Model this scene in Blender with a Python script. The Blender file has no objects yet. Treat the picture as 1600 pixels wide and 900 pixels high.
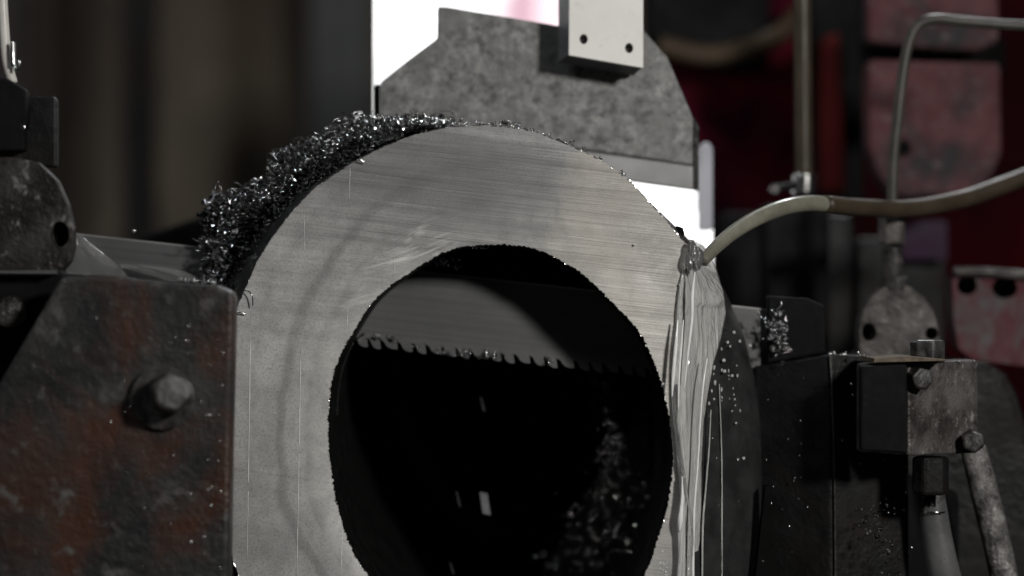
import bpy, bmesh, math, random
from mathutils import Vector, Matrix, noise
R = math.radians
random.seed(7)
SC = bpy.context.scene
COL = SC.collection

# ------------------------------------------------------------------ camera
H = 1.30                                   # camera height above the workshop floor
F = 85.0
K = 36.0 / F / 1600.0                      # metres per photo pixel per metre of distance
cam_data = bpy.data.cameras.new("camera")
cam = bpy.data.objects.new("camera", cam_data); COL.objects.link(cam)
cam.location = (0, 0, H); cam.rotation_euler = (R(90), 0, 0)
cam_data.lens = F; cam_data.sensor_width = 36
cam_data.clip_start = 0.05; cam_data.clip_end = 100
cam_data.dof.use_dof = True
cam_data.dof.focus_distance = 2.0
cam_data.dof.aperture_fstop = 1.8
cam_data.dof.aperture_blades = 9
SC.camera = cam

# ------------------------------------------------------------------ world + lamps
w = bpy.data.worlds.new("World"); SC.world = w; w.use_nodes = True
bg = w.node_tree.nodes["Background"]
bg.inputs[0].default_value = (0.80, 0.88, 1.0, 1); bg.inputs[1].default_value = 0.006

def area(name, loc, target, size, power, color=(1, 1, 1), size_y=None):
    l = bpy.data.lights.new(name, 'AREA'); l.energy = power; l.size = size; l.color = color
    if size_y: l.shape = 'RECTANGLE'; l.size_y = size_y
    o = bpy.data.objects.new(name, l); COL.objects.link(o); o.location = loc
    o.rotation_euler = (Vector(target) - Vector(loc)).to_track_quat('-Z', 'Y').to_euler()
    return o
area("work_lamp", (1.17, 0.02, H + 0.66), (0.0, 2.0, H), 0.20, 42, (1.0, 0.98, 0.94))
area("side_lamp", (-1.25, 0.75, H - 0.10), (-0.05, 2.0, H - 0.08), 0.22, 0.6, (1.0, 0.95, 0.87))
sl = bpy.data.lights.new("bore_fill_light", 'SPOT'); sl.energy = 50; sl.spot_size = R(7.8); sl.spot_blend = .5; sl.shadow_soft_size = .03  # added spot without a real source, brightens the chips in the bore
so = bpy.data.objects.new("bore_fill_light", sl); COL.objects.link(so); so.location = (-0.75, 0.25, H + 0.22)
so.rotation_euler = (Vector((0.07, 2.2, H - 0.235)) - so.location).to_track_quat('-Z', 'Y').to_euler()
area("overhead_glint_light", (-1.6, 1.2, H + 2.4), (-0.1, 2.1, H), 0.7, 20, (0.92, 0.97, 1.0), 0.25)  # added light, no known source, for more glints on the chips
area("rear_sparkle_light", (0.7, 3.6, H + 1.9), (-0.1, 2.1, H + 0.05), 0.5, 30, (0.95, 0.98, 1.0), 0.25)  # added from behind to make the chip heap's rim sparkle

SC.view_settings.view_transform = 'Standard'
SC.view_settings.look = 'None'
SC.view_settings.exposure = 0.0
SC.view_settings.gamma = 1.0
SC.render.engine = 'CYCLES'
SC.cycles.use_denoising = True
SC.cycles.max_bounces = 6
SC.cycles.transmission_bounces = 6
SC.cycles.sample_clamp_indirect = 4
SC.cycles.sample_clamp_direct = 60

# ------------------------------------------------------------------ helpers
def P(px, py, Y):
    "a point at distance Y in front of the camera height, measured off the photograph"
    return Vector(((px - 800) * K * Y, Y, H + (450 - py) * K * Y))

def set_props(o, label=None, cat=None, group=None, kind=None):
    if label: o["label"] = label
    if cat: o["category"] = cat
    if group: o["group"] = group
    if kind: o["kind"] = kind
    return o

def root(name, loc, label, cat, group=None):
    o = bpy.data.objects.new(name, None); COL.objects.link(o)
    o.location = loc; o.empty_display_size = 0.02
    bpy.context.view_layer.update()
    return set_props(o, label, cat, group)

def origin_of(o):
    v = Vector((0, 0, 0))
    while o is not None:
        v += o.location; o = o.parent
    return v

def link(name, verts, faces, mat, parent=None, smooth=False, bevel=0, loc=None, segs=2):
    if parent is not None: org = origin_of(parent)
    else: org = Vector((0, 0, 0))
    if loc is None:
        c = Vector((0, 0, 0))
        for v in verts: c += Vector(v)
        loc = c / max(1, len(verts))
    me = bpy.data.meshes.new(name)
    me.from_pydata([tuple(Vector(v) - loc) for v in verts], [], faces)
    bm = bmesh.new(); bm.from_mesh(me)
    bmesh.ops.recalc_face_normals(bm, faces=bm.faces)
    bm.to_mesh(me); bm.free()
    if smooth:
        me.polygons.foreach_set("use_smooth", [True] * len(me.polygons))
    me.materials.append(mat)
    o = bpy.data.objects.new(name, me); COL.objects.link(o)
    o.location = loc - org; o.parent = parent
    if bevel:
        m = o.modifiers.new("bevel", 'BEVEL'); m.width = bevel; m.segments = segs
        m.limit_method = 'ANGLE'; m.angle_limit = R(30)
    return o

def prism(name, poly, Y0, Y1, mat, parent=None, bevel=0.0, smooth=False):
    "an outline (photo pixels at distance Y0) pushed straight back to Y1"
    fr = [P(x, y, Y0) for x, y in poly]
    bk = [Vector((v.x, Y1, v.z)) for v in fr]
    n = len(fr)
    faces = [tuple(range(n)), tuple(range(2 * n - 1, n - 1, -1))]
    faces += [(i, n + i, n + (i + 1) % n, (i + 1) % n) for i in range(n)]
    return link(name, fr + bk, faces, mat, parent, smooth, bevel)

def plate_holes(name, poly, holes, Y0, Y1, mat, parent=None, bevel=0.0):
    "prism with round through holes (cx, cy, rx, ry in pixels)"
    from mathutils.geometry import tessellate_polygon
    loops = [[P(x, y, Y0) for x, y in poly]]
    for cx, cy, rx, ry in holes:
        loops.append([P(cx + rx * math.cos(a), cy + ry * math.sin(a), Y0) for a in [2 * math.pi * i / 24 for i in range(24)]])
    tris = tessellate_polygon([[Vector((v.x, v.z, 0)) for v in L] for L in loops])
    fr = [v for L in loops for v in L]; n = len(fr)
    fs = [tuple(t) for t in tris] + [tuple(n + k for k in reversed(t)) for t in tris]
    k0 = 0
    for L in loops:
        m_ = len(L)
        for i in range(m_):
            a_, b_ = k0 + i, k0 + (i + 1) % m_
            fs.append((a_, b_, n + b_, n + a_))
        k0 += m_
    return link(name, fr + [Vector((v.x, Y1, v.z)) for v in fr], fs, mat, parent, False, bevel)

def catmull(pts, n=10):
    pts = [Vector(p) for p in pts]
    Q = [pts[0] * 2 - pts[1]] + pts + [pts[-1] * 2 - pts[-2]]
    out = []
    for i in range(1, len(Q) - 2):
        p0, p1, p2, p3 = Q[i - 1:i + 3]
        for k in range(n):
            t = k / n
            out.append(0.5 * ((2 * p1) + (p2 - p0) * t + (2 * p0 - 5 * p1 + 4 * p2 - p3) * t * t + (3 * p1 - p0 - 3 * p2 + p3) * t ** 3))
    out.append(pts[-1])
    return out

def tube_geo(path, rad, seg=16, cap=True, hollow=0):
    verts, faces = [], []
    n = len(path)
    up = Vector((0.13, 0.21, 0.97)).normalized()
    prev = None
    for i, p in enumerate(path):
        t = (path[min(i + 1, n - 1)] - path[max(i - 1, 0)]).normalized()
        if prev is None:
            u = t.cross(up).normalized()
        else:
            u = (prev - t * prev.dot(t)).normalized()
        prev = u
        v = t.cross(u)
        r = rad[i] if isinstance(rad, (list, tuple)) else rad
        for k in range(seg):
            a = 2 * math.pi * k / seg
            verts.append(p + (u * math.cos(a) + v * math.sin(a)) * r)
    for i in range(n - 1):
        for k in range(seg):
            a, b = i * seg + k, i * seg + (k + 1) % seg
            faces.append((a, b, b + seg, a + seg))
    if cap:
        faces.append(tuple(range(seg - 1, -1, -1)))
        faces.append(tuple(range((n - 1) * seg, n * seg)))
    return verts, faces

def tube(name, pts, rpx, mat, parent=None, n=10, seg=16, cap=True):
    "pts: (px, py, Y); rpx: radius in pixels"
    W = catmull([P(*p) for p in pts], n)
    if isinstance(rpx, (list, tuple)):
        m = len(W) - 1; rr = []
        for i in range(m + 1):
            f = i / m * (len(rpx) - 1); j = min(int(f), len(rpx) - 2); f -= j
            rr.append((rpx[j] * (1 - f) + rpx[j + 1] * f) * K * W[i].y)
    else:
        rr = [rpx * K * q.y for q in W]
    v, f = tube_geo(W, rr, seg, cap)
    return link(name, v, f, mat, parent, True)

def drum(name, px, py, Y0, rpx, depth, mat, parent=None, seg=24, axis=(0, 1, 0), bevel=0.001, rot=0.0, taper=1.0):
    "cylinder or (seg=6) hexagon from front centre going along axis"
    c = P(px, py, Y0); a = Vector(axis).normalized()
    u = a.cross(Vector((0.01, 0.02, 1)) if abs(a.z) < 0.9 else Vector((0, 1, 0))).normalized(); v = a.cross(u)
    r = rpx * K * Y0
    vs = []
    for s, d in ((1.0, 0), (taper, depth)):
        for k in range(seg):
            t = 2 * math.pi * k / seg + rot
            vs.append(c + a * d + (u * math.cos(t) + v * math.sin(t)) * r * s)
    fs = [tuple(range(seg)), tuple(range(2 * seg - 1, seg - 1, -1))] + [(i, seg + i, seg + (i + 1) % seg, (i + 1) % seg) for i in range(seg)]
    return link(name, vs, fs, mat, parent, False, bevel)

# ------------------------------------------------------------------ materials
def new_mat(name):
    m = bpy.data.materials.new(name); m.use_nodes = True
    nt = m.node_tree; b = nt.nodes["Principled BSDF"]
    return m, nt, b

class N:
    "tiny node builder"
    def __init__(s, nt): s.nt = nt
    def add(s, t, **kw):
        n = s.nt.nodes.new(t)
        for k, v in kw.items(): setattr(n, k, v)
        return n
    def l(s, a, b): s.nt.links.new(a, b)
    def coords(s, scale=(1, 1, 1), rot=(0, 0, 0), loc=(0, 0, 0)):
        tc = s.add('ShaderNodeTexCoord'); mp = s.add('ShaderNodeMapping')
        mp.inputs['Scale'].default_value = scale; mp.inputs['Rotation'].default_value = rot; mp.inputs['Location'].default_value = loc
        if any(rot):
            m0 = s.add('ShaderNodeMapping'); m0.inputs['Rotation'].default_value = tuple(-q for q in rot); mp.inputs['Rotation'].default_value = (0, 0, 0)
            s.l(tc.outputs['Object'], m0.inputs[0]); s.l(m0.outputs[0], mp.inputs[0])
        else: s.l(tc.outputs['Object'], mp.inputs[0])
        return mp.outputs[0]
    def noise(s, vec, scale, detail=6, rough=.6, dist=0):
        n = s.add('ShaderNodeTexNoise'); s.l(vec, n.inputs['Vector'])
        n.inputs['Scale'].default_value = scale; n.inputs['Detail'].default_value = detail
        n.inputs['Roughness'].default_value = rough; n.inputs['Distortion'].default_value = dist
        return n.outputs['Fac']
    def ramp(s, fac, stops, interp='LINEAR'):
        r = s.add('ShaderNodeValToRGB'); r.color_ramp.interpolation = interp
        e = r.color_ramp.elements
        while len(e) < len(stops): e.new(0.5)
        for i, (p, c) in enumerate(stops):
            e[i].position = p
            e[i].color = (c, c, c, 1) if isinstance(c, (int, float)) else (*c, 1)
        s.l(fac, r.inputs[0]); return r.outputs[0]
    def mix(s, fac, a, b, mode='MIX'):
        m = s.add('ShaderNodeMix', data_type='RGBA', blend_type=mode)
        for ix, v in ((0, fac), (6, a), (7, b)):
            sock = m.inputs[ix]
            if isinstance(v, (int, float)): sock.default_value = v if ix == 0 else (v, v, v, 1)
            elif isinstance(v, tuple): sock.default_value = (*v, 1)
            else: s.l(v, sock)
        return m.outputs[2]
    def math(s, op, a, b=0.0, c=None):
        m = s.add('ShaderNodeMath', operation=op)
        for i, v in enumerate((a, b) if c is None else (a, b, c)):
            if isinstance(v, (int, float)): m.inputs[i].default_value = v
            else: s.l(v, m.inputs[i])
        return m.outputs[0]
    def bump(s, h, strength, dist=0.001):
        b = s.add('ShaderNodeBump'); b.inputs['Strength'].default_value = strength; b.inputs['Distance'].default_value = dist
        s.l(h, b.inputs['Height']); return b.outputs[0]

def mottled(name, c1, c2, scale=60, metal=0.3, rough=(.3, .7), c3=None, s3=12, bump=.4, spec=.22, hi=None, lo=.38, up=.62, pits=.35):
    m, nt, b = new_mat(name); n = N(nt)
    v = n.coords()
    f = n.noise(v, scale, 8, .65)
    col = n.mix(n.ramp(f, [(lo, 0.), (up, 1.)]), c1, c2)
    if c3:
        g = n.noise(v, s3, 6, .6, .5)
        col = n.mix(n.ramp(g, [(.47, 0.), (.62, 1.)]), col, c3)
    if hi:
        g = n.noise(v, scale * 2.3, 3, .7)
        col = n.mix(n.ramp(g, [(.58, 0.), (.72, 1.)]), col, hi)
    n.l(col, b.inputs['Base Color'])
    r = n.noise(v, scale * .7, 5)
    n.l(n.ramp(r, [(.35, rough[0]), (.65, rough[1])]), b.inputs['Roughness'])
    b.inputs['Metallic'].default_value = metal
    b.inputs['Specular IOR Level'].default_value = spec
    pit = n.noise(v, scale * 4.5, 3, .7)
    hh = n.math('ADD', n.math('MULTIPLY', f, 1.0), n.math('MULTIPLY', pit, pits))
    n.l(n.bump(hh, bump, .002), b.inputs['Normal'])
    return m

M = {}
# sawn face of the workpiece
def face_material():
    m, nt, b = new_mat("sawn_steel"); n = N(nt)
    tilt = (0, R(6.3), 0)
    st = n.coords((6, 6, 330), tilt)                    # fine saw lines, long along the blade
    fine = n.noise(st, 1.0, 5, .7)
    st2 = n.coords((2.2, 3, 60), tilt, (3, 0, 1))
    coarse = n.noise(st2, 1.0, 4, .6, .2)
    st3 = n.coords((1.6, 3, 110), (0, R(8.0), 0), (8, 2, 4))
    drag = n.noise(st3, 1.0, 3, .5)
    v = n.coords()
    blot = n.noise(v, 9, 4, .6, .4)
    grain = n.noise(v, 520, 3, .7)
    speck = n.noise(v, 260, 2, .8)
    mid = n.noise(v, 45, 6, .7, .3)
    col = n.mix(n.ramp(blot, [(.38, 0.), (.62, 1.)]), (.47, .467, .458), (.62, .612, .592))
    tc0 = n.add('ShaderNodeTexCoord'); sp0 = n.add('ShaderNodeSeparateXYZ'); n.l(tc0.outputs['Object'], sp0.inputs[0])
    where = n.math('ADD', n.math('ADD', sp0.outputs[0], n.math('MULTIPLY', sp0.outputs[2], .9)), n.math('MULTIPLY', n.math('SUBTRACT', blot, .5), .35))
    lines = n.ramp(n.math('ADD', where, .3), [(.18, .25), (.40, 1.)])
    fine = n.math('ADD', n.math('MULTIPLY', n.math('SUBTRACT', fine, .5), lines), .5)
    col = n.mix(n.ramp(mid, [(.40, 0.30), (.62, 0.)]), col, (.17, .165, .158))
    col = n.mix(n.ramp(fine, [(.34, .22), (.48, 0.)]), col, (.13, .13, .13))
    col = n.mix(n.ramp(fine, [(.60, 0.), (.78, .32)]), col, (.50, .49, .47))
    col = n.mix(n.math('MULTIPLY', lines, n.ramp(drag, [(.64, 0.), (.70, .55)])), col, (.10, .09, .085))
    col = n.mix(n.math('MULTIPLY', lines, n.ramp(coarse, [(.35, .30), (.55, 0.)])), col, (.15, .15, .152))
    col = n.mix(n.ramp(grain, [(.38, .35), (.5, 0.)]), col, (.10, .10, .10))
    col = n.mix(n.ramp(speck, [(.66, 0.), (.74, .5)]), col, (.62, .60, .57))
    # stained arcs left by the bore, measured from the hole's centre
    tc = n.add('ShaderNodeTexCoord'); sp = n.add('ShaderNodeSeparateXYZ'); n.l(tc.outputs['Object'], sp.inputs[0])
    wob = n.math('MULTIPLY', n.math('SUBTRACT', n.noise(v, 12, 3), .5), .03)
    x2 = n.math('MULTIPLY', sp.outputs[0], sp.outputs[0]); zz = n.math('MULTIPLY', sp.outputs[2], .83)
    d = n.math('ADD', n.math('SQRT', n.math('ADD', x2, n.math('MULTIPLY', zz, zz))), wob)
    col = n.mix(n.math('MULTIPLY', n.ramp(d, [(.118, 0.), (.132, .42), (.158, .38), (.170, 0.)]), n.ramp(n.math('ADD', mid, 0.), [(.4, .4), (.6, 1.)])), col, (.72, .70, .66))
    ring = n.ramp(d, [(.150, 0.), (.160, .22), (.164, 0.), (.176, 0.), (.182, .50), (.188, 0.), (.206, .0), (.211, .15), (.216, 0.)])
    left = n.ramp(sp.outputs[0], [(-.05 + .05, 1.), (.02, 0.)])
    col = n.mix(n.mix(1.0, ring, left, 'MULTIPLY'), col, (.11, .105, .10))
    # scuffs where chips were wiped across
    sc_v = n.coords((5, 3, 46), (0, R(-14), 0), (1.3, 0, .2))
    scf = n.noise(sc_v, 2.4, 5, .7, 1.2)
    col = n.mix(n.ramp(scf, [(.66, 0.), (.76, .55)]), col, (.62, .61, .58))
    # darker tone across the crown of the ring
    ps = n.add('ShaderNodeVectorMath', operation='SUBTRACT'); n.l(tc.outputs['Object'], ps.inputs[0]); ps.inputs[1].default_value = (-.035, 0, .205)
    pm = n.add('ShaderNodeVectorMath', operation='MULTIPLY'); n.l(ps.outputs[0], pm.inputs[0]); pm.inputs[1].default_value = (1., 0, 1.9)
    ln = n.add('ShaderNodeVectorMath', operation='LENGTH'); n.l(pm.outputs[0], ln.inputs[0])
    layer = n.math('ADD', ln.outputs['Value'], n.math('MULTIPLY', n.math('SUBTRACT', n.noise(st2, 1., 4), .5), .30))
    col = n.mix(n.ramp(layer, [(.05, .80), (.27, 0.)]), col, (.115, .116, .120))
    warm = n.math('ADD', sp.outputs[0], n.math('MULTIPLY', n.math('SUBTRACT', n.noise(v, 16, 6, .65, .5), .5), .16))
    wm = n.ramp(warm, [(.045, 0.), (.085, .34), (.165, .22)])
    col = n.mix(wm, col, (.52, .475, .40))
    wet = n.math('MULTIPLY', n.ramp(n.math('ADD', sp.outputs[0], n.math('MULTIPLY', n.math('SUBTRACT', blot, .5), .06)), [(.085, 0.), (.13, .55)]), n.ramp(n.math('MULTIPLY', sp.outputs[2], -1.), [(-.0, .25), (.10, 1.)]))  # wet tone by the stream, darkened further against the bore spot's spill
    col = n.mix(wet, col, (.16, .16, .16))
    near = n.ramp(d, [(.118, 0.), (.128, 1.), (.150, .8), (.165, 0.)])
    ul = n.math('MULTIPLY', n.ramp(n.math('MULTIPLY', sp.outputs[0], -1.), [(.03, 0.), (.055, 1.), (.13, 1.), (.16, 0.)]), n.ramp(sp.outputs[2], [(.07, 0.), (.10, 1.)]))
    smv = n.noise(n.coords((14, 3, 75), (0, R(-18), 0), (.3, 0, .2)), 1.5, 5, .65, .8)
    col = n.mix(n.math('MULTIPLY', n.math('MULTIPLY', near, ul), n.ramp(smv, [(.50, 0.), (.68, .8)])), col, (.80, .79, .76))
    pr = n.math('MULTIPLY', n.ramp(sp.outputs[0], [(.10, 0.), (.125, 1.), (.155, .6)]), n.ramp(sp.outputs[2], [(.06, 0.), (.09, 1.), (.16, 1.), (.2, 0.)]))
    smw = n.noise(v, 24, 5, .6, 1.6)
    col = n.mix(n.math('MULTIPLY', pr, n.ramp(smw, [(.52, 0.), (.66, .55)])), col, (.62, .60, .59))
    n.l(col, b.inputs['Base Color'])
    b.inputs['Metallic'].default_value = .55
    n.l(n.ramp(fine, [(.3, .62), (.7, .42)]), b.inputs['Roughness'])
    h = n.math('ADD', n.math('MULTIPLY', fine, 1.0), n.math('MULTIPLY', n.math('MULTIPLY', coarse, lines), 1.4))
    n.l(n.bump(h, .55, .0006), b.inputs['Normal'])
    return m
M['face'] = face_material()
M['score'] = mottled('fresh_score', (.62, .61, .58), (.72, .71, .68), 200, .0, (.3, .5))
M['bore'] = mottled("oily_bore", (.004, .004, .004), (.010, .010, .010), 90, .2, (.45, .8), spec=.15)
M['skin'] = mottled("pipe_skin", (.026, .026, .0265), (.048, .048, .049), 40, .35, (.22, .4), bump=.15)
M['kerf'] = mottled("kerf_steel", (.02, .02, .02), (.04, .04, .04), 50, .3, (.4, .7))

def chip_material(name, base, r):
    m, nt, b = new_mat(name); n = N(nt)
    v = n.coords(); f = n.noise(v, 300, 2, .5)
    n.l(n.mix(n.ramp(f, [(.35, 0.), (.65, 1.)]), tuple(x * .35 for x in base), base), b.inputs['Base Color'])
    b.inputs['Metallic'].default_value = 1.0; b.inputs['Roughness'].default_value = r
    return m
M['chip'] = chip_material("steel_chip", (.85, .85, .85), .16)
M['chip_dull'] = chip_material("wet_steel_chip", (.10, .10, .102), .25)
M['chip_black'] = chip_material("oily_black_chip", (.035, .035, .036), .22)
M['burr'] = chip_material("bright_burr", (.8, .79, .76), .25)

def blade_material():
    m, nt, b = new_mat("blade_steel"); n = N(nt)
    v = n.coords((2, 2, 190), (0, R(6.27), 0)); f = n.noise(v, 1, 5, .6)
    g = n.noise(n.coords(), 14, 4)
    col = n.mix(n.ramp(f, [(.35, 0.), (.65, 1.)]), (.080, .080, .082), (.115, .115, .117))
    col = n.mix(n.ramp(g, [(.4, .35), (.6, 0.)]), col, (.06, .06, .06))
    n.l(col, b.inputs['Base Color']); b.inputs['Metallic'].default_value = .45; b.inputs['Roughness'].default_value = .5
    n.l(n.bump(f, .15, .0005), b.inputs['Normal'])
    return m
M['blade'] = blade_material()
M['plate'] = mottled("mottled_plate", (.085, .085, .087), (.265, .263, .258), 105, .30, (.35, .6), c3=(.16, .158, .155), s3=30, bump=.25, hi=(.05, .05, .05), lo=.36, up=.64)
M['machined'] = mottled("machined_strip", (.24, .24, .24), (.31, .31, .31), 20, .4, (.35, .5), bump=.05)
M['alu'] = mottled("pale_block", (.74, .725, .69), (.80, .785, .75), 18, 0, (.45, .6), bump=.04, hi=(.66, .64, .60))
M['alu_side'] = mottled("grey_arm", (.10, .10, .105), (.14, .14, .145), 20, 0, (.4, .6), bump=.05)
M['black'] = mottled("black_iron", (.003, .003, .0035), (.006, .006, .0065), 30, 0, (.6, .9), spec=.10)
M['rust'] = mottled("rusty_jaw", (.010, .0105, .011), (.028, .027, .026), 20, .1, (.4, .7), c3=(.043, .015, .008), s3=9, bump=.9, hi=(.075, .073, .07), spec=.35, pits=1.2)
M['bolt'] = mottled("worn_bolt", (.025, .024, .024), (.09, .087, .085), 90, .5, (.25, .5))
M['iron'] = mottled("chipped_iron", (.010, .009, .0085), (.045, .042, .040), 34, .2, (.35, .6), hi=(.20, .19, .18), bump=.9, lo=.42, up=.66, spec=.3, pits=1.)
M['iron_pale'] = mottled("pale_worn_iron", (.030, .027, .025), (.11, .10, .095), 42, .2, (.35, .6), hi=(.22, .205, .195), bump=.9, pits=1.)
M['dark_steel'] = mottled("oily_dark_steel", (.004, .004, .0043), (.010, .010, .0105), 16, .15, (.4, .7), c3=(.009, .007, .006), s3=9, bump=.8, spec=.22, pits=1.)
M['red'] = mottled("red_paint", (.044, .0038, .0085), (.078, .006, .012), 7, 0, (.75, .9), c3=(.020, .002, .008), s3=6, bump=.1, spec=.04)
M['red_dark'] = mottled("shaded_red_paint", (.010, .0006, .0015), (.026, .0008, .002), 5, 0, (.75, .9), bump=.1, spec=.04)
M['red_bright'] = mottled("bright_red_paint", (.085, .006, .005), (.12, .010, .009), 12, 0, (.7, .8), bump=.1)
M['pink'] = mottled("worn_pink_paint", (.075, .028, .032), (.105, .048, .052), 38, 0, (.6, .8), c3=(.028, .027, .029), s3=10, bump=.4, hi=(.12, .105, .105), spec=.08)
M['pink_edge'] = mottled("scraped_bracket", (.060, .013, .018), (.080, .022, .027), 30, 0, (.5, .8), c3=(.075, .07, .07), s3=20, bump=.3)
M['chrome'] = chip_material("bright_fitting", (.75, .75, .74), .18)
M['hose'] = mottled("grey_hose", (.038, .036, .031), (.060, .056, .047), 30, 0, (.25, .4), bump=.05)
M['hose_brown'] = mottled("brown_hose", (.034, .026, .017), (.050, .038, .026), 30, 0, (.35, .5), bump=.05)
M['hose_light'] = mottled("milky_hose", (.13, .127, .10), (.20, .195, .155), 30, 0, (.2, .35), bump=.05)
M['hose_white'] = mottled("white_hose", (.5, .48, .45), (.6, .58, .54), 30, 0, (.2, .35), bump=.05)
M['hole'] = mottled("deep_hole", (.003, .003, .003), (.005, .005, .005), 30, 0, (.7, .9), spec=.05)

def wall_material():
    m, nt, b = new_mat("dim_wall"); n = N(nt)
    v = n.coords((1.0, 1, .7)); f = n.noise(v, 3.9, 4, .6, .6)
    g = n.noise(n.coords(), 2.1, 2, .5)
    col = n.mix(n.ramp(f, [(.36, 0.), (.66, 1.)]), (.058, .048, .038), (.160, .128, .092))
    col = n.mix(n.ramp(g, [(.45, 0.), (.7, .5)]), col, (.09, .05, .033))
    n.l(col, b.inputs['Base Color']); b.inputs['Roughness'].default_value = .8
    return m
M['wall'] = wall_material()

m, nt, b = new_mat("glowing_panel"); n = N(nt)
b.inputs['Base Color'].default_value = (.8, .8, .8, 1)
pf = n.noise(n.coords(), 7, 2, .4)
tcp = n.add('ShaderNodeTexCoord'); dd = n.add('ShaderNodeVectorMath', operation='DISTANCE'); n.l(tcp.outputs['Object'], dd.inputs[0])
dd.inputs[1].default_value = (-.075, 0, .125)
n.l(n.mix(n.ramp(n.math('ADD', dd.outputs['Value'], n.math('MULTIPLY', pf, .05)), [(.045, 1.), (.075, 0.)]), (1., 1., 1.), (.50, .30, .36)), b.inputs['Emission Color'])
b.inputs['Emission Strength'].default_value = 1.5  # white painted panel, no lamp: its overexposure is put in as glow
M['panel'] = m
M['panel_side'] = mottled("white_post", (.36, .36, .40), (.46, .46, .50), 10, 0, (.4, .6))

m, nt, b = new_mat("coolant"); n = N(nt)
b.inputs['Base Color'].default_value = (.80, .80, .78, 1)
b.inputs['Roughness'].default_value = .07
b.inputs['IOR'].default_value = 1.33
b.inputs['Transmission Weight'].default_value = .60
b.inputs['Coat Weight'].default_value = 1.0; b.inputs['Coat Roughness'].default_value = .04
fv = n.noise(n.coords((110, 110, 9)), 1, 3, .5, .8)
n.l(n.ramp(fv, [(.36, (.74, .74, .72)), (.62, (.97, .97, .94))]), b.inputs['Base Color'])
fw = n.noise(n.coords((75, 75, 22)), 1, 3, .55, 1.5)
n.l(n.bump(fw, .75, .006), b.inputs['Normal'])
b.inputs['Roughness'].default_value = .20
n.l([q for q in nt.nodes if q.type == 'BUMP'][-1].outputs[0], b.inputs['Coat Normal'])
M['water'] = m
m, nt, b = new_mat("droplet")
b.inputs['Base Color'].default_value = (.9, .9, .9, 1); b.inputs['Roughness'].default_value = .04
b.inputs['IOR'].default_value = 1.33; b.inputs['Transmission Weight'].default_value = .6
M['drop'] = m
m, nt, b = new_mat("white_highlight_water"); n = N(nt)
b.inputs['Base Color'].default_value = (.93, .93, .91, 1); b.inputs['Roughness'].default_value = .15
b.inputs['IOR'].default_value = 1.33; b.inputs['Transmission Weight'].default_value = .15; b.inputs['Coat Weight'].default_value = 1.
n.l(n.bump(n.noise(n.coords((90, 90, 30)), 1, 3, .5, 1.), .6, .004), b.inputs['Normal'])
M['water_shine'] = m  # near-white colour puts bright highlights into the rivulets
m, nt, b = new_mat("thin_film"); n = N(nt)
b.inputs['Base Color'].default_value = (.85, .85, .84, 1); b.inputs['Roughness'].default_value = .12
b.inputs['IOR'].default_value = 1.33; b.inputs['Transmission Weight'].default_value = .93
n.l(n.bump(n.noise(n.coords((60, 60, 60)), 1, 3, .5, 1.), .6, .004), b.inputs['Normal'])
M['layer'] = m

# ================================================================== SETTING
o = prism("workshop_wall", [(-900, -900), (2500, -900), (2500, 1700), (-900, 1700)], 5.2, 5.35, M['wall'])
set_props(o, kind="structure")
v0 = -H + H
fl = link("workshop_floor", [(-4, -1.5, 0), (4, -1.5, 0), (4, 5.2, 0), (-4, 5.2, 0)], [(0, 1, 2, 3)],
          mottled("oily_concrete", (.04, .04, .04), (.08, .078, .075), 6, 0, (.5, .8)), loc=Vector((0, 0, 0)))
set_props(fl, kind="structure")

def far_post(px, wpx, label, mat, Y=4.6):
    o = prism("background_post", [(px - wpx / 2, -350), (px + wpx / 2, -350), (px + wpx / 2, 1500), (px - wpx / 2, 1500)], Y, Y + .12, mat, bevel=.01)
    return set_props(o, label, "post")
far_post(212, 44, "dark blurred post far behind the left arm", M['dark_steel'])
far_post(530, 100, "wide dark blurred post beside the bright white panel", mottled('grey_post', (.06,.06,.062), (.08,.08,.082), 5), 4.95)
far_post(-20, 120, "dark blurred post at the far left edge behind the hose", mottled('brown_post', (.05,.045,.04), (.07,.06,.055), 5), 4.9)

# ================================================================== WORKPIECE
def dense(pts, closed, step):
    out = []
    n = len(pts)
    for i in range(n if closed else n - 1):
        a = Vector(pts[i]); b_ = Vector(pts[(i + 1) % n])
        k = max(1, int((b_ - a).length / step))
        out += [a.lerp(b_, j / k) for j in range(k)]
    return out
def smooth_closed(pts, n=8):
    pts = [Vector(p) for p in pts]; L = len(pts); out = []
    for i in range(L):
        p0, p1, p2, p3 = pts[i - 1], pts[i], pts[(i + 1) % L], pts[(i + 2) % L]
        for k in range(n):
            t = k / n
            out.append(0.5 * ((2 * p1) + (p2 - p0) * t + (2 * p0 - 5 * p1 + 4 * p2 - p3) * t * t + (3 * p1 - p0 - 3 * p2 + p3) * t ** 3))
    return out
HC = (780, 672)
hole_pts = [(770, 383), (840, 391), (900, 422), (933, 450), (972, 489), (1000, 522), (1019, 561), (1033, 600), (1043, 639), (1049, 678), (1051, 722), (1047, 761), (1040, 800), (1030, 833), (1021, 861), (1008, 897),
            (965, 985), (905, 1040), (835, 1070), (765, 1072), (695, 1045), (630, 980), (576, 900), (559, 876), (547, 852), (535, 817), (523, 770), (515, 711), (513, 664), (516, 617), (526, 570), (553, 517), (588, 467), (641, 426), (702, 392)]
hole = smooth_closed(hole_pts, 6)
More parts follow.
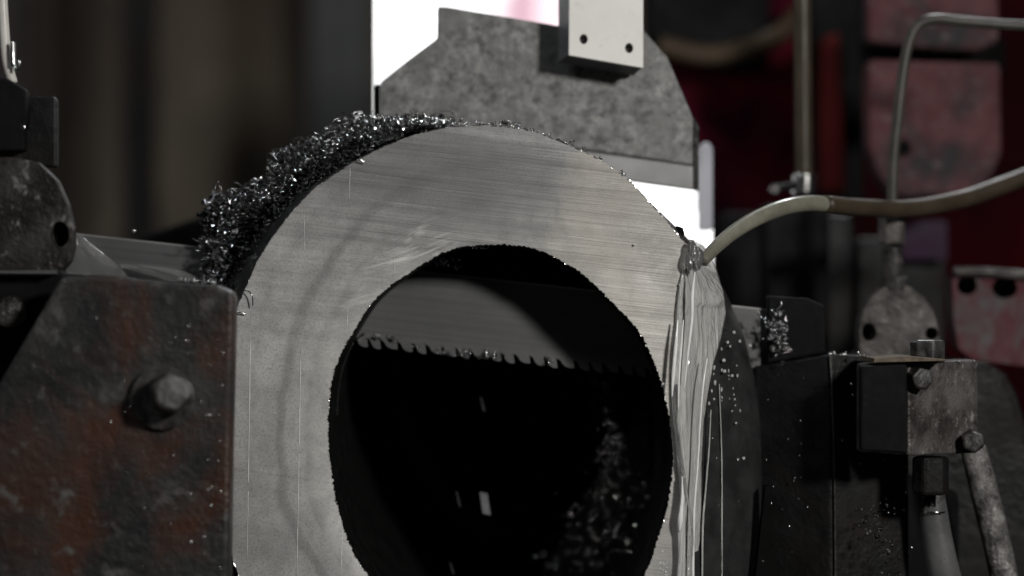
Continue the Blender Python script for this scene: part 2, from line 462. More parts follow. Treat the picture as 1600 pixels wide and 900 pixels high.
outer_raw = [(745, 195), (700, 198), (650, 209), (600, 228), (550, 254), (490, 294), (455, 331), (425, 370), (400, 410), (383, 450), (365, 490),
             (362, 600), (358, 720), (355, 850), (372, 900), (420, 1010), (500, 1110), (600, 1180), (720, 1220), (850, 1220), (950, 1180), (1030, 1110), (1075, 1000),
             (1086, 900), (1074, 800), (1066, 720), (1062, 640), (1062, 560), (1066, 470), (1072, 415), (1075, 385), (1040, 342), (1012, 312), (985, 282), (940, 250), (890, 226), (840, 206), (790, 197)]
NA = 720
def ray_radius(poly, a, c=HC):
    "distance from c to the polygon along angle a"
    dx, dy = math.cos(a), math.sin(a); best = None
    n = len(poly)
    for i in range(n):
        x1, y1 = poly[i][0] - c[0], poly[i][1] - c[1]; x2, y2 = poly[(i + 1) % n][0] - c[0], poly[(i + 1) % n][1] - c[1]
        ex, ey = x2 - x1, y2 - y1
        den = dx * ey - dy * ex
        if abs(den) < 1e-9: continue
        t = (x1 * ey - y1 * ex) / den; u = (x1 * dy - y1 * dx) / den
        if t > 0 and -1e-6 <= u <= 1 + 1e-6 and (best is None or t > best): best = t
    return best
ANG = [2 * math.pi * i / NA for i in range(NA)]
rng = random.Random(3)
r_in = [ray_radius([tuple(p) for p in hole], a) for a in ANG]
r_out = [ray_radius(outer_raw, a) for a in ANG]
burr = [noise.noise(Vector((math.cos(a) * 60, math.sin(a) * 60, 0))) * 1.8 + noise.noise(Vector((math.cos(a) * 22, math.sin(a) * 22, 5))) * 1.5 + rng.uniform(-.7, .7) for a in ANG]
ob = [noise.noise(Vector((math.cos(a) * 90, math.sin(a) * 90, 9))) * .7 for a in ANG]
# the full round pipe behind the flat: bigger than the front outline on both sides
back_raw = [(745, 206), (650, 216), (560, 250), (480, 296), (420, 345), (375, 410), (350, 470), (335, 600), (330, 800), (350, 1000), (480, 1180), (720, 1290), (950, 1260), (1120, 1100),
            (1178, 930), (1190, 780), (1187, 650), (1170, 550), (1140, 470), (1106, 413), (1080, 380), (1020, 325), (950, 268), (860, 224), (800, 208)]
back_s = [tuple(p) for p in smooth_closed([(x, y) for x, y in back_raw], 4)]
r_back = [max(ray_radius(back_s, a), ro - 6) for a, ro in zip(ANG, r_out)]
def sect(rad, Y, Yref=2.0):
    return [Vector(((HC[0] + r * math.cos(a) - 800) * K * Yref, Y, H + (450 - HC[1] - r * math.sin(a)) * K * Yref)) for r, a in zip(rad, ANG)]
def loft(sections, closed_u=True, keep=None):
    verts = [v for s in sections for v in s]; faces = []
    n = len(sections[0])
    for i in range(len(sections) - 1):
        for k in range(n):
            if keep and not keep(k): continue
            k2 = (k + 1) % n
            faces.append((i * n + k, i * n + k2, (i + 1) * n + k2, (i + 1) * n + k))
    return verts, faces
Y0 = 2.0; YK = 2.095; YK2 = 2.103; YE = 3.3
wp_org = sect([0] * NA, 2.0)[0]
wp = root("steel_pipe", wp_org, "thick walled steel pipe under the saw blade with pale sawn face toward the camera", "pipe")
# front face (ring), tiny chamfer
f_out = [r + o_ for r, o_ in zip(r_out, ob)]
f_in = [r + b_ for r, b_ in zip(r_in, burr)]
mids = [[fi + 1.2 + (fo - fi - 2.4) * t for fi, fo in zip(f_in, f_out)] for t in (0, .5, 1)]
v, f = loft([sect(f_in, Y0 + .0009)] + [sect(m_, Y0) for m_ in mids] + [sect(f_out, Y0 + .0009)])
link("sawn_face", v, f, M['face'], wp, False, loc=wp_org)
# outer skin of the front piece flaring to full round
def lerp_r(a, b_, t): return [x * (1 - t) + y * t for x, y in zip(a, b_)]
rbk = [rb * YK / 2.0 if False else rb * 1.0 for rb in r_back]
# back outline was measured at the kerf: convert from photo pixels at YK to the reference plane
def conv(rad, Yfrom):
    out = []
    for r, a in zip(rad, ANG):
        out.append(r)
    return out
def sect_px(rad, Y):
    return [P(HC[0] + r * math.cos(a), HC[1] + r * math.sin(a), Y) for r, a in zip(rad, ANG)]
A_ = sect(f_out, Y0 + .0009); B_ = sect_px(r_back, YK)
secs = []
for t in (0, .15, .35, .6, .8, 1):
    s_ = math.sin(t * math.pi / 2) ** .9
    secs.append([Vector((a.x * (1 - s_) + b_.x * s_, a.y * (1 - t) + b_.y * t, a.z * (1 - s_) + b_.z * s_)) for a, b_ in zip(A_, B_)])
v, f = loft(secs)
link("outer_skin", v, f, M['skin'], wp, True, loc=wp_org)
# bore of the front piece
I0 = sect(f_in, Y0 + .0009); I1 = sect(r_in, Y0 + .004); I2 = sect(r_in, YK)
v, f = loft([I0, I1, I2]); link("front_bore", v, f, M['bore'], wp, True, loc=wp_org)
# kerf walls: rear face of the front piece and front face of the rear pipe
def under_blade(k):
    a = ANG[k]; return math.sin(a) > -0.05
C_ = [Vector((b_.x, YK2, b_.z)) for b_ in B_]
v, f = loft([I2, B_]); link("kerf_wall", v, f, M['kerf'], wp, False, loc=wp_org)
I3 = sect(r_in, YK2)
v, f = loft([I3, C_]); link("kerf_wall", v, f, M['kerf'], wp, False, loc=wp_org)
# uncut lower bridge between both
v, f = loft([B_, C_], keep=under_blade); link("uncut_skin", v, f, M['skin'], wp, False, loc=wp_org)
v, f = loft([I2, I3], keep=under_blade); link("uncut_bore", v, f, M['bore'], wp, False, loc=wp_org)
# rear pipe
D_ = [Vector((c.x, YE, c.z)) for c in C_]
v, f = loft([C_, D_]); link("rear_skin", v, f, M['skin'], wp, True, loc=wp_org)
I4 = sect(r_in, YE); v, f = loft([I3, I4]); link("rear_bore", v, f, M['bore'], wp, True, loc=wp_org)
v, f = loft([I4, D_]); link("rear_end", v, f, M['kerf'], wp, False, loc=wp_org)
prism("bore_blackout", [(570, 400), (1005, 400), (1005, 980), (570, 980)], 3.31, 3.35, M['hole']).name = "bore_blackout_plate"  # added so the bore ends in darkness
set_props(bpy.data.objects["bore_blackout_plate"], "flat black plate added to darken the far end of the pipe bore", "plate")

# bright burr left around the edges of the face
def burr_strip(rad, name, width, prob, seed):
    rg = random.Random(seed); vs, fs = [], []
    for k in range(NA):
        nz = noise.noise(Vector((math.cos(ANG[k]) * 25, math.sin(ANG[k]) * 25, seed)))
        if rg.random() > prob + nz * .8: continue
        k2 = (k + 1) % NA
        w_ = width * rg.uniform(.4, 1.3)
        a = ANG[k]; a2 = ANG[k2]
        q = [(rad[k], a), (rad[k2], a2), (rad[k2] + w_, a2), (rad[k] + w_, a)]
        b0 = len(vs)
        for (r, an) in q:
            vs.append(P(HC[0] + r * math.cos(an), HC[1] + r * math.sin(an), Y0 - .0004 * rg.uniform(.3, 1.5)))
        fs.append((b0, b0 + 1, b0 + 2, b0 + 3))
    o = link(name, vs, fs, M['burr'], wp, False, loc=wp_org); o["kind"] = "stuff"
burr_strip([r - 1.4 for r in f_out], "outer_burr", 1.4, .55, 2)
burr_strip([r for r in f_in], "bore_burr", 1.2, .22, 4)

# scribed vertical lines on the face
for (x0, y0, x1, y1, wd) in [(392, 486, 386, 872, 1.7), (470, 540, 464, 905, 1.7), (544, 472, 541, 532, 1.2), (547, 256, 546, 312, 1.0), (476, 325, 475, 400, .9), (535, 815, 533, 900, 1.4), (616, 400, 615, 440, .8)]:
    vs, fs = [], []
    S = 26
    for i in range(S + 1):
        t = i / S; xx = x0 + (x1 - x0) * t + rng.uniform(-.25, .25); yy = y0 + (y1 - y0) * t
        ww = wd * .5 * (1 - abs(2 * t - 1) ** 4 * .7) * rng.uniform(.5, 1.1)
        for s, e in ((-1, 0), (0, .0005), (1, 0)):
            vs.append(P(xx + s * ww, yy, Y0 - .0003 - e * .4))
    for i in range(S):
        if rng.random() < .06: continue
        for j in range(2):
            a = i * 3 + j; fs.append((a, a + 1, a + 4, a + 3))
    link("raised_score_line", vs, fs, M['score'], wp, False)
# curled thread of burr at the upper left corner
prism("corner_nick", [(1058, 353), (1067, 356), (1070, 366), (1066, 372)], 2.02, 2.04, M["hole"], wp)
tube("burr_thread", [(374, 455, 1.997), (386, 454, 1.994), (394, 462, 1.993), (395, 478, 1.995)], 1.0, M['chip'], wp, 6, 6)
tube("burr_thread", [(364, 489, 1.998), (374, 488, 1.996), (384, 491, 1.997)], 1.2, M['burr'], wp, 5, 6)
tube("burr_thread", [(552, 252, 1.998), (560, 250, 1.995), (571, 254, 1.996)], 1.2, M['burr'], wp, 5, 6)

# ================================================================== SAW BLADE
BY = 2.0985; BT = .0016
def bl_top(x): return 367 + (x - 120) * .1097
def bl_gul(x): return 527 + (x - 560) * .1065
BX0, BX1 = -60, 1262
blade = root("saw_blade", P(640, 470, BY), "grey toothed bandsaw blade passing through the pipe, seen through its bore", "saw blade")
prism("blade_band", [(BX0, bl_top(BX0)), (BX1, bl_top(BX1)), (BX1, bl_gul(BX1)), (BX0, bl_gul(BX0))], BY, BY + BT, M['blade'], blade)
prism("blade_back_edge", [(BX0, bl_top(BX0) - 2.5), (BX1, bl_top(BX1) - 2.5), (BX1, bl_top(BX1) - .2), (BX0, bl_top(BX0) - .2)], BY - .0002, BY + BT + .0002, M['machined'], blade)
pitches = [25, 22, 20, 27, 23, 21]
def tooth_profile(p):
    h = 14.0
    q = [(0, 0), (p, 0), (p * .985, 4), (p * .95, 9), (p * .93, h * .9), (p * .85, h), (p * .58, h), (p * .38, h * .86), (p * .28, h * .6), (p * .25, h * .3), (p * .16, h * .08)]
    return [(a + b_ * .28 * min(1, b_ / 4), b_) for a, b_ in q]
x = 250.0; i = 0; cache = {}
while x < 1250:
    p = pitches[i % 6]; var = i % 3
    key = (p, var)
    org = P(x, bl_gul(x), BY)
    if key not in cache:
        prof = [(-q[0] + p, q[1]) if False else (q[0], q[1] * (.9, 1.0, 1.08)[var]) for q in tooth_profile(p)]
        off = (-.0003, 0, .0003)[var]
        kk = K * BY
        fr = [Vector((qx * kk, off, -(qy + qx * .1065) * kk)) for qx, qy in prof]
        bk = [v_ + Vector((0, BT, 0)) for v_ in fr]
        nn = len(fr)
        me = bpy.data.meshes.new("tooth")
        me.from_pydata([tuple(v_) for v_ in fr + bk], [], [tuple(range(nn)), tuple(range(2 * nn - 1, nn - 1, -1))] + [(a, nn + a, nn + (a + 1) % nn, (a + 1) % nn) for a in range(nn)])
        bm = bmesh.new(); bm.from_mesh(me); bmesh.ops.recalc_face_normals(bm, faces=bm.faces); bm.to_mesh(me); bm.free()
        me.materials.append(M['blade']); cache[key] = me
    t_ = bpy.data.objects.new("tooth", cache[key]); COL.objects.link(t_)
    t_.parent = blade; t_.location = org - blade.location
    x += p; i += 1

# ================================================================== SWARF
def curls(name, spots, mat, label, cat="metal chips", thick=.00022):
    "spots: list of (point, size); each is a curled steel chip"
    vs, fs = [], []
    for c, s, rg in spots:
        rot = Matrix.Rotation(rg.uniform(0, 6.28), 3, 'X') @ Matrix.Rotation(rg.uniform(0, 6.28), 3, 'Z')
        turns = rg.choice((.2, .3, .4, .55, .8, 1.2)) ; r = s * rg.uniform(.35, 1.25); pitch = s * rg.uniform(.1, .9)
        wd = rg.choice((.0003, .0006, .0010, .0015)) * rg.uniform(.8, 1.2) * (1.3 if s > .004 else 1)
        seg = max(4, int(9 * turns) + 3)
        path = []
        for k in range(seg + 1):
            a = k / seg * turns * 2 * math.pi
            rr = r * (1 - .45 * k / seg) * (1 + .12 * math.sin(k * 2.3 + c.x * 900))
            path.append(rot @ Vector((rr * math.cos(a) - r * .6, rr * math.sin(a), pitch * k / seg)) + c)
        ax = rot @ Vector((0, 0, 1)); base = len(vs)
        for k, p in enumerate(path):
            t = (path[min(k + 1, seg)] - path[max(k - 1, 0)]).normalized()
            nrm = t.cross(ax).normalized(); w2 = wd * (.35 if k in (0, seg) else 1)
            vs += [p + ax * w2, p + nrm * thick, p - ax * w2, p - nrm * thick]
        for k in range(seg):
            for j in range(4):
                a = base + k * 4 + j; b_ = base + k * 4 + (j + 1) % 4
                fs.append((a, b_, b_ + 4, a + 4))
    me = bpy.data.meshes.new(name); o0 = spots[0][0].copy()
    me.from_pydata([tuple(q - o0) for q in vs], [], fs)
    me.polygons.foreach_set("use_smooth", [True] * len(me.polygons))
    me.materials.append(mat)
    o = bpy.data.objects.new(name, me); COL.objects.link(o); o.location = o0
    return set_props(o, label, cat, None, "stuff")

def along(pts, t):
    f = t * (len(pts) - 1); j = min(int(f), len(pts) - 2); f -= j
    return [a * (1 - f) + b_ * f for a, b_ in zip(pts[j], pts[j + 1])]
# top-left heap: (surface x, y, outer heap x, y)
ridge = [(372, 462, 312, 440), (386, 425, 318, 392), (402, 392, 316, 345), (420, 362, 328, 305), (445, 335, 372, 296), (470, 308, 405, 284), (492, 290, 425, 250), (520, 270, 452, 232), (555, 250, 500, 210),
         (590, 231, 552, 190), (625, 217, 600, 184), (665, 205, 650, 184), (705, 197, 700, 187)]
rg = random.Random(11)
sp1, sp2 = [], []
for i in range(3600):
    t = rg.random() ** 1.0
    sx, sy, ox, oy = along(ridge, t)
    u = rg.random() ** .85
    lump = 1 + .17 * noise.noise(Vector((t * 30, 0, 0))) + .10 * noise.noise(Vector((t * 80, 3, 0)))
    u2 = .12 + u * .88 * lump
    px, py = sx + (ox - sx) * u2, sy + (oy - sy) * u2
    Y = 2.10 - .055 * (1 - abs(2 * u - 1)) * rg.random() ** .5 + rg.uniform(-.008, .02) - (.01 if u < .4 else 0)
    if u < .36 and t < .8 and rg.random() < .9: continue
    c = P(px + rg.gauss(0, 1.6), py + rg.gauss(0, 1.6), Y)
    size = rg.choice((.002, .003, .004, .004, .006)) * rg.uniform(.7, 1.3)
    (sp1 if rg.random() < .60 else sp2).append((c, size, rg))
curls("swarf_heap", sp1, M['chip'], "glittering heap of curled steel chips on the upper left of the pipe")
# dark wet chips in the bed of the heap
for i in range(2200):
    t = rg.random(); sx, sy, ox, oy = along(ridge, t)
    u = rg.random() * .92
    c = P(sx + (ox - sx) * u, sy + (oy - sy) * u, 2.105 - .02 * rg.random())
    sp2.append((c, rg.uniform(.002, .005), rg))
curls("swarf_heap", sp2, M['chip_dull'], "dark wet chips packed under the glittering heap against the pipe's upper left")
# fine wet chips smeared down the flank between the heap and the sawn face
spf = []
for i in range(1500):
    t = rg.random() * .85; sx, sy, ox, oy = along(ridge, t); u = rg.uniform(.04, .5)
    spf.append((P(sx + (ox - sx) * u, sy + (oy - sy) * u, 2.03 + .055 * u * 2 - .012), rg.uniform(.0012, .003), rg))
curls("flank_swarf", spf, M['chip_dull'], "thin dark smear of fine chips on the pipe flank below the glittering heap")
# dark clotted core the heap is built on
core_f, core_b = [], []
cpoly = [along(ridge, i / 60) for i in range(61)]
vs, fs = [], []
for i, (sx, sy, ox, oy) in enumerate(cpoly):
    for j in range(9):
        u = j / 8 * .86; nz = noise.noise(Vector((i * .4, j * .7, 2)))
        bulge = math.sin(math.pi * j / 8)
        vs.append(P(sx + 6 + (ox - sx) * (u + .05 * nz), sy + 4 + (oy - sy) * (u + .05 * nz), 2.108 - .02 * bulge + .004 * nz))
for i in range(60):
    for j in range(8):
        a = i * 9 + j; fs.append((a, a + 1, a + 10, a + 9))
nv_ = len(vs)
vs += [Vector((q.x, 2.135, q.z)) for q in vs[:]]
fs += [tuple(nv_ + k for k in reversed(f_)) for f_ in fs[:]]
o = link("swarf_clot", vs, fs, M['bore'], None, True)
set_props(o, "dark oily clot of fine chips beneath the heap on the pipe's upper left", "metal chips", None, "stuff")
vs, fs = [], []
o0 = P(450, 320, 2.08)
for i in range(1500):
    t = rg.random(); sx, sy, ox, oy = along(ridge, t); u = rg.uniform(.38, 1.02)
    c = P(sx + (ox - sx) * u + rg.gauss(0, 2), sy + (oy - sy) * u + rg.gauss(0, 2), 2.075 - .03 * math.sin(math.pi * min(u, 1)) * rg.random() + rg.uniform(-.006, .006)) - o0
    rot = Matrix.Rotation(rg.uniform(0, 6.28), 3, 'X') @ Matrix.Rotation(rg.uniform(0, 6.28), 3, 'Z')
    a_, b_ = rg.uniform(.0004, .0013), rg.uniform(.0006, .0020); k = len(vs)
    for dx, dy, dz in ((-a_, -b_, 0), (a_ * .8, -b_ * .9, .0002), (a_, b_ * .8, 0), (-a_ * .7, b_, .0003)):
        vs.append(c + rot @ Vector((dx, dy, dz))); vs.append(c + rot @ Vector((dx, dy, dz - .00025)))
    fs += [(k, k + 2, k + 4, k + 6), (k + 7, k + 5, k + 3, k + 1)] + [(k + 2 * j, k + 2 * j + 1, k + (2 * j + 3) % 8, k + (2 * j + 2) % 8) for j in range(4)]
o = link("swarf_flakes", [v_ + o0 for v_ in vs], fs, M['chip'], None, False)
set_props(o, "small bright flat flakes scattered through the chip heap on the pipe's upper left", "metal chips", None, "stuff")
# loose long curls standing proud of the heap
strands = [[(345, 352), (330, 345), (326, 362), (340, 378), (362, 372), (372, 350), (360, 334), (338, 338)],
           [(432, 250), (428, 242), (433, 233), (442, 231)], [(530, 196), (524, 206), (520, 190), (532, 184)],
           [(365, 285), (372, 287), (378, 291)], [(336, 296), (338, 288), (341, 284)], [(318, 318), (326, 322), (322, 330)], [(405, 355), (404, 366), (410, 374)],
           [(380, 384), (392, 380), (397, 374)], [(300, 372), (312, 378), (320, 372)], [(498, 210), (488, 207), (482, 214)], [(640, 172), (646, 180), (654, 178)]]
for s_ in strands:
    d0 = 2.055 + rg.uniform(-.01, .01)
    o = tube("loose_curl", [(x, y, d0 + .003 * k) for k, (x, y) in enumerate(s_)], .8, M['chip_dull'] if len(s_) > 6 else M['chip'], None, 5, 5)
names = ["long thin curl of steel looped over the heap's lower left", "thin steel curl arching above the middle of the heap", "small dark curl standing up near the top of the heap",
         "short bright sliver floating off the heap's left peak", "tiny upright sliver on the heap's left peak", "little curl at the heap's left shoulder", "short vertical curl in the dark bed of the heap",
         "slanting sliver on the dark flank just above the pipe", "curl sticking out left over the blade", "faint curl on the heap's outer slope", "little curl at the heap's top beside the plate"]
for o, nm in zip([q for q in COL.objects if q.name.startswith("loose_curl")], names): set_props(o, nm, "steel curl")

# sparse chips along the top edge
sp = []
for (cx, cy, n_, spread) in [(715, 192, 22, 14), (745, 192, 10, 16), (793, 192, 34, 9), (800, 196, 14, 6), (825, 203, 8, 10), (852, 212, 18, 4), (878, 224, 20, 12), (905, 236, 14, 12), (935, 248, 5, 10), (975, 271, 6, 3), (760, 196, 16, 34), (640, 188, 60, 30), (600, 185, 60, 26), (690, 190, 40, 16)]:
    for k in range(n_):
        dx = rg.gauss(0, spread)
        sp.append((P(cx + dx, cy + dx * .12 + rg.uniform(-3.5, 3), 2.02 + rg.uniform(-.012, .05)), rg.uniform(.001, .0028), rg))
curls("swarf_trail", sp, M['chip'], "sparse bright chips strung along the top edge of the pipe")
# chips at the bore's top edge
sp = [(P(748 + rg.gauss(0, 8), 384 + rg.uniform(-2, 5), 2.004 + rg.random() * .02), rg.uniform(.0008, .002), rg) for k in range(26)]
sp += [(P(690 + rg.gauss(0, 14), 410 + rg.gauss(0, 4), 2.07 + rg.random() * .02), rg.uniform(.001, .003), rg) for k in range(40)]
curls("bore_swarf", sp, M['chip'], "few bright chips hanging at the top edge of the bore")
# chips banked inside the bore on the right
path = [(845, 455, 4), (880, 480, 6), (905, 520, 8), (925, 560, 10), (935, 600, 16), (945, 640, 12), (958, 680, 14), (962, 720, 26), (955, 770, 42), (945, 810, 56), (930, 850, 70), (915, 900, 88)]
sp = []
for i in range(1900):
    t = rg.random() ** .8
    cx, cy, sd = along(path, t)
    px, py = cx + rg.gauss(0, sd * .5), cy + rg.gauss(0, 9 if t < .6 else 14)
    if t < .55 and rg.random() < .75: continue
    # depth of the bore wall seen at this pixel
    Y = 2.14 + .16 * rg.random() + max(0, 1000 - px) / 1000 * .5
    sp.append((P(px, py, Y), rg.uniform(.0018, .004), rg))
curls("banked_swarf", sp[::2], M['chip'], "sparse bright chips glinting on the bank inside the bore at its lower right")
curls("banked_swarf", [q for k, q in enumerate(sp) if k % 2], M['chip_black'], "blurred bank of chips inside the bore at its lower right")
# bed under those chips
vs, fs = [], []
bed = [(1010, 640, 985, 660), (1015, 720, 945, 730), (1010, 780, 915, 780), (1000, 830, 890, 830), (985, 890, 850, 890), (950, 980, 800, 960)]
S = 30
for i in range(S + 1):
    ax_, ay, bx_, by_ = along(bed, i / S)
    for j in range(11):
        u = j / 10; nz = noise.noise(Vector((i * .5, j * .6, 7)))
        vs.append(P(ax_ + (bx_ - ax_) * u, ay + (by_ - ay) * u, 2.25 + .22 * u + .02 * nz))
nv_ = len(vs)
vs += [q + Vector((0, .05, -.01)) for q in vs[:]]
for i in range(S):
    for j in range(10):
        a = i * 11 + j; fs.append((a, a + 1, a + 12, a + 11)); fs.append((nv_ + a, nv_ + a + 11, nv_ + a + 12, nv_ + a + 1))
o = link("swarf_bed", vs, fs, M['bore'], None, True); set_props(o, "dark slope of caked chips inside the bore's lower right", "metal chips", None, "stuff")
# falling chips caught in the bore
for (px, py, w_, h_, lb) in [(758, 787, 13, 36, "largest pale flake falling through the dark bore near its lower middle"), (754, 632, 5, 24, "thin flake falling just under the blade teeth"), (716, 780, 4, 26, "faint thin flake falling left of the large pale one"), (706, 888, 4, 20, "faint flake at the bottom of the bore")]:
    o = prism("falling_flake", [(px - w_ / 2 - 2, py - h_ / 2), (px + w_ / 2 - 3, py - h_ / 2 + 2), (px + w_ / 2 + 2, py + h_ / 2), (px - w_ / 2 + 3, py + h_ / 2 - 3)], 2.16, 2.161, M['blade'] if w_ > 10 else M['skin'])
    set_props(o, lb, "steel flake")
# swarf on blade at right, chips caught in teeth
sp = [(P(1214 + rg.gauss(0, 8), 520 + rg.gauss(0, 18), 2.074 + rg.uniform(-.01, .01)), rg.uniform(.002, .0045), rg) for k in range(110)]
curls("blade_swarf", sp, M['chip'], "blurred clump of chips clinging to the black blade shroud right of the pipe")
sp = []
for (cx, cy, n_) in [(587, 526, 14), (610, 529, 18), (700, 552, 26), (725, 551, 26), (760, 552, 30), (775, 556, 22), (655, 540, 8), (858, 564, 10), (557, 527, 8)]:
    for k in range(n_): sp.append((P(cx + rg.gauss(0, 7), cy + rg.gauss(0, 3.5), BY - .002 + rg.uniform(-.003, .003)), rg.uniform(.0008, .002), rg))
curls("tooth_swarf", sp, M['chip'], "wet chips clogging some gullets of the blade inside the bore")

# ================================================================== GUIDE PLATE, BLOCK, PANEL
gp = root("guide_plate", P(840, 180, 2.15), "large mottled grey steel plate with angled corners above the pipe", "steel plate")
prism("plate_body", [(684, 10), (700, 11), (740, 18), (784, 25), (885, 42), (1006, 48), (1043, 90), (1083, 184), (1083, 258), (596, 190), (595, 128), (640, 92), (683, 60)], 2.15, 2.175, M['plate'], gp, bevel=.0015)
prism("machined_strip", [(596, 191.5), (1083, 259.5), (1083, 296), (596, 228)], 2.152, 2.172, M['machined'], gp, bevel=.001)
prism("edge_strip", [(1084, 184), (1092, 198), (1092, 298), (1084, 296)], 2.155, 2.17, M['iron'], gp)
o = prism("edge_rail", [(585, 133), (594, 130), (594, 330), (585, 330)], 2.18, 2.21, M['dark_steel'], bevel=.001)
set_props(o, "narrow dark upright rail with a bright edge left of the mottled plate", "rail")

gb = root("guide_block", P(945, 60, 2.04), "pale aluminium guide block with two screw holes hanging over the mottled plate", "guide block")
plate_holes("block_face", [(891, -160), (1005, -160), (1005, 106), (889, 86)], [(912, 61, 6.5, 8), (983, 75, 6.5, 8)], 2.10, 2.110, M['alu'], gb)
def slab(name, front, back, Yf, Yb, mat, parent, bevel=.001):
    fr = [P(x, y, Yf) for x, y in front]; bk = [P(x, y, Yb) for x, y in back]; n = len(fr)
    return link(name, fr + bk, [tuple(range(n)), tuple(range(2 * n - 1, n - 1, -1))] + [(i, n + i, n + (i + 1) % n, (i + 1) % n) for i in range(n)], mat, parent, False, bevel)
slab("block_body", [(890, -160), (1004.5, -160), (1004.5, 105.5), (889, 85.5)], [(872, -160), (996, -160), (990, 119), (872, 98)], 2.1102, 2.144, M['alu_side'], gb)
for (hx, hy) in ((912, 61), (983, 75)):
    drum("screw", hx + .6, hy + .6, 2.1085, 5.0, .002, M['bolt'], gb, seg=6, bevel=.0003)

prism("panel", [(584, -260), (985, -260), (985, 250), (1089, 262), (1089, 330), (1113, 348), (1114, 436), (1046, 436), (1030, 330), (584, 330)], 2.32, 2.335, M['panel']).name = "glowing_panel"
pn = bpy.data.objects["glowing_panel"]; set_props(pn, "blown-out white panel made to glow behind the mottled plate", "white panel")
o = prism("white_post", [(1092, 232), (1096, 224), (1104, 221), (1111, 225), (1114, 234), (1114, 360), (1092, 360)], 2.30, 2.315, M['panel_side'], bevel=.003)
set_props(o, "slim white rounded post right of the glowing panel", "post")

# ================================================================== LEFT SIDE
lj = root("vise_jaw", P(230, 620, 1.86), "rust-patched dark steel vise jaw at lower left with a hexagonal bolt", "vise jaw")
jp = [(96, 432), (150, 430), (250, 440), (340, 446), (364, 456), (366, 470), (360, 700), (356, 1000), (-200, 1000), (-200, 900), (-60, 690), (0, 594)]
prism("jaw_plate", jp, 1.865, 1.893, M['rust'], lj, bevel=.004)
drum("washer", 254, 622, 1.857, 50, .003, M['bolt'], lj, seg=28)
drum("bolt_head", 270, 612, 1.825, 34, .031, M['bolt'], lj, seg=6, rot=.25, bevel=.003, axis=(-.22, 1, -.1), taper=1.05)
rs = random.Random(5)
o = prism("gap_shade_block", [(-250, 425), (104, 428), (30, 560), (-40, 660), (-250, 900)], 1.93, 2.02, M['black'], bevel=.004)  # added block that gives the gap its darkness
set_props(o, "black block standing in for the shade in the gap between the rounded bracket and the rusty jaw", "housing")
o = drum("cap_nut", 12, 487, 1.915, 26, .014, M['iron'], None, seg=20, bevel=.004); set_props(o, "dull round nut in the black gap at the left edge", "nut")

lb = root("pivot_bracket", P(60, 330, 1.9), "chipped rounded iron bracket with a dark pin hole at the left edge", "bracket")
bo = [(-160, 250), (20, 246), (60, 254), (88, 282), (104, 318), (113, 355), (113, 385), (108, 408), (96, 421), (-160, 424)]
plate_holes("bracket_body", bo, [(93, 366, 15, 20)], 1.90, 1.918, M['iron'], lb, bevel=.003)
prism("bracket_block", [(-160, 140), (84, 150), (88, 156), (88, 262), (-160, 244)], 1.922, 1.934, M['dark_steel'], lb, bevel=.003)
prism("bracket_step", [(-160, 118), (10, 122), (40, 140), (42, 195), (38, 200), (38, 235), (-160, 240)], 1.906, 1.921, M['black'], lb, bevel=.003)
drum("grub_screw", 34, 199, 1.905, 5, .004, M['chrome'], lb, seg=12, bevel=.0005)
o = drum("pin", 93, 366, 1.916, 19, .01, M['hole'], lb)

lh = root("air_hose", P(10, 60, 1.93), "thin white hose with metal clip dropping into the bracket at top left", "hose")
tube("hose_tube", [(2, -60, 1.93), (4, 0, 1.93), (7, 50, 1.93), (11, 95, 1.93), (20, 130, 1.93)], 7.5, M['hose_white'], lh)
tube("clip_band", [(20, 66, 1.922), (20, 85, 1.922), (21, 104, 1.922)], 4, M['chrome'], lh, 6, 8)
tube("clip_ear", [(22, 103, 1.922), (26, 109, 1.92), (30, 96, 1.92), (25, 94, 1.92)], 2.0, M['chrome'], lh, 6, 8)

o = prism("guard_beam", [(214, 372), (330, 332), (460, 286), (620, 232), (620, 460), (214, 460)], 2.42, 2.5, M['black'], bevel=.004)
set_props(o, "black sloping beam behind the blade, left of the pipe", "beam")

# ================================================================== COOLANT LEFT
def sheet(name, rows, Yf, mat, nx=14, amp=.002, sub=6, parent=None, seed=0, thick=.0015, ridge=9.):
    "rows: (y, left x, right x). a thin body of water with vertical folds"
    rows2 = []
    for i in range(len(rows) - 1):
        for k in range(sub):
            t = k / sub; s_ = t * t * (3 - 2 * t)
            rows2.append([a * (1 - t) + b_ * t for a, b_ in zip(rows[i], rows[i + 1])])
    rows2.append(list(rows[-1]))
    vs, fs = [], []
    W = nx + 1
    for i, (y, xl, xr) in enumerate(rows2):
        for j in range(W):
            u = j / nx
            nz = noise.noise(Vector((u * ridge, y * .008 + seed, seed))) + .5 * noise.noise(Vector((u * ridge * 2.3, y * .02, seed + 5)))
            ed = math.sin(math.pi * u) ** .5
            vs.append(P(xl + (xr - xl) * u, y, Yf(y, xl + (xr - xl) * u) - ed * .002 - amp * nz * ed))
    n1 = len(vs)
    for i, (y, xl, xr) in enumerate(rows2):
        for j in range(W):
            vs.append(vs[i * W + j] + Vector((0, thick, 0)))
    for i in range(len(rows2) - 1):
        for j in range(nx):
            a = i * W + j; fs.append((a, a + 1, a + W + 1, a + W)); fs.append((n1 + a, n1 + a + W, n1 + a + W + 1, n1 + a + 1))
        for j in (0, nx):
            a = i * W + j; fs.append((a, a + W, n1 + a + W, n1 + a))
    for i in (0, len(rows2) - 1):
        for j in range(nx):
            a = i * W + j; fs.append((a, a + 1, n1 + a + 1, n1 + a))
    return link(name, vs, fs, mat, parent, True)
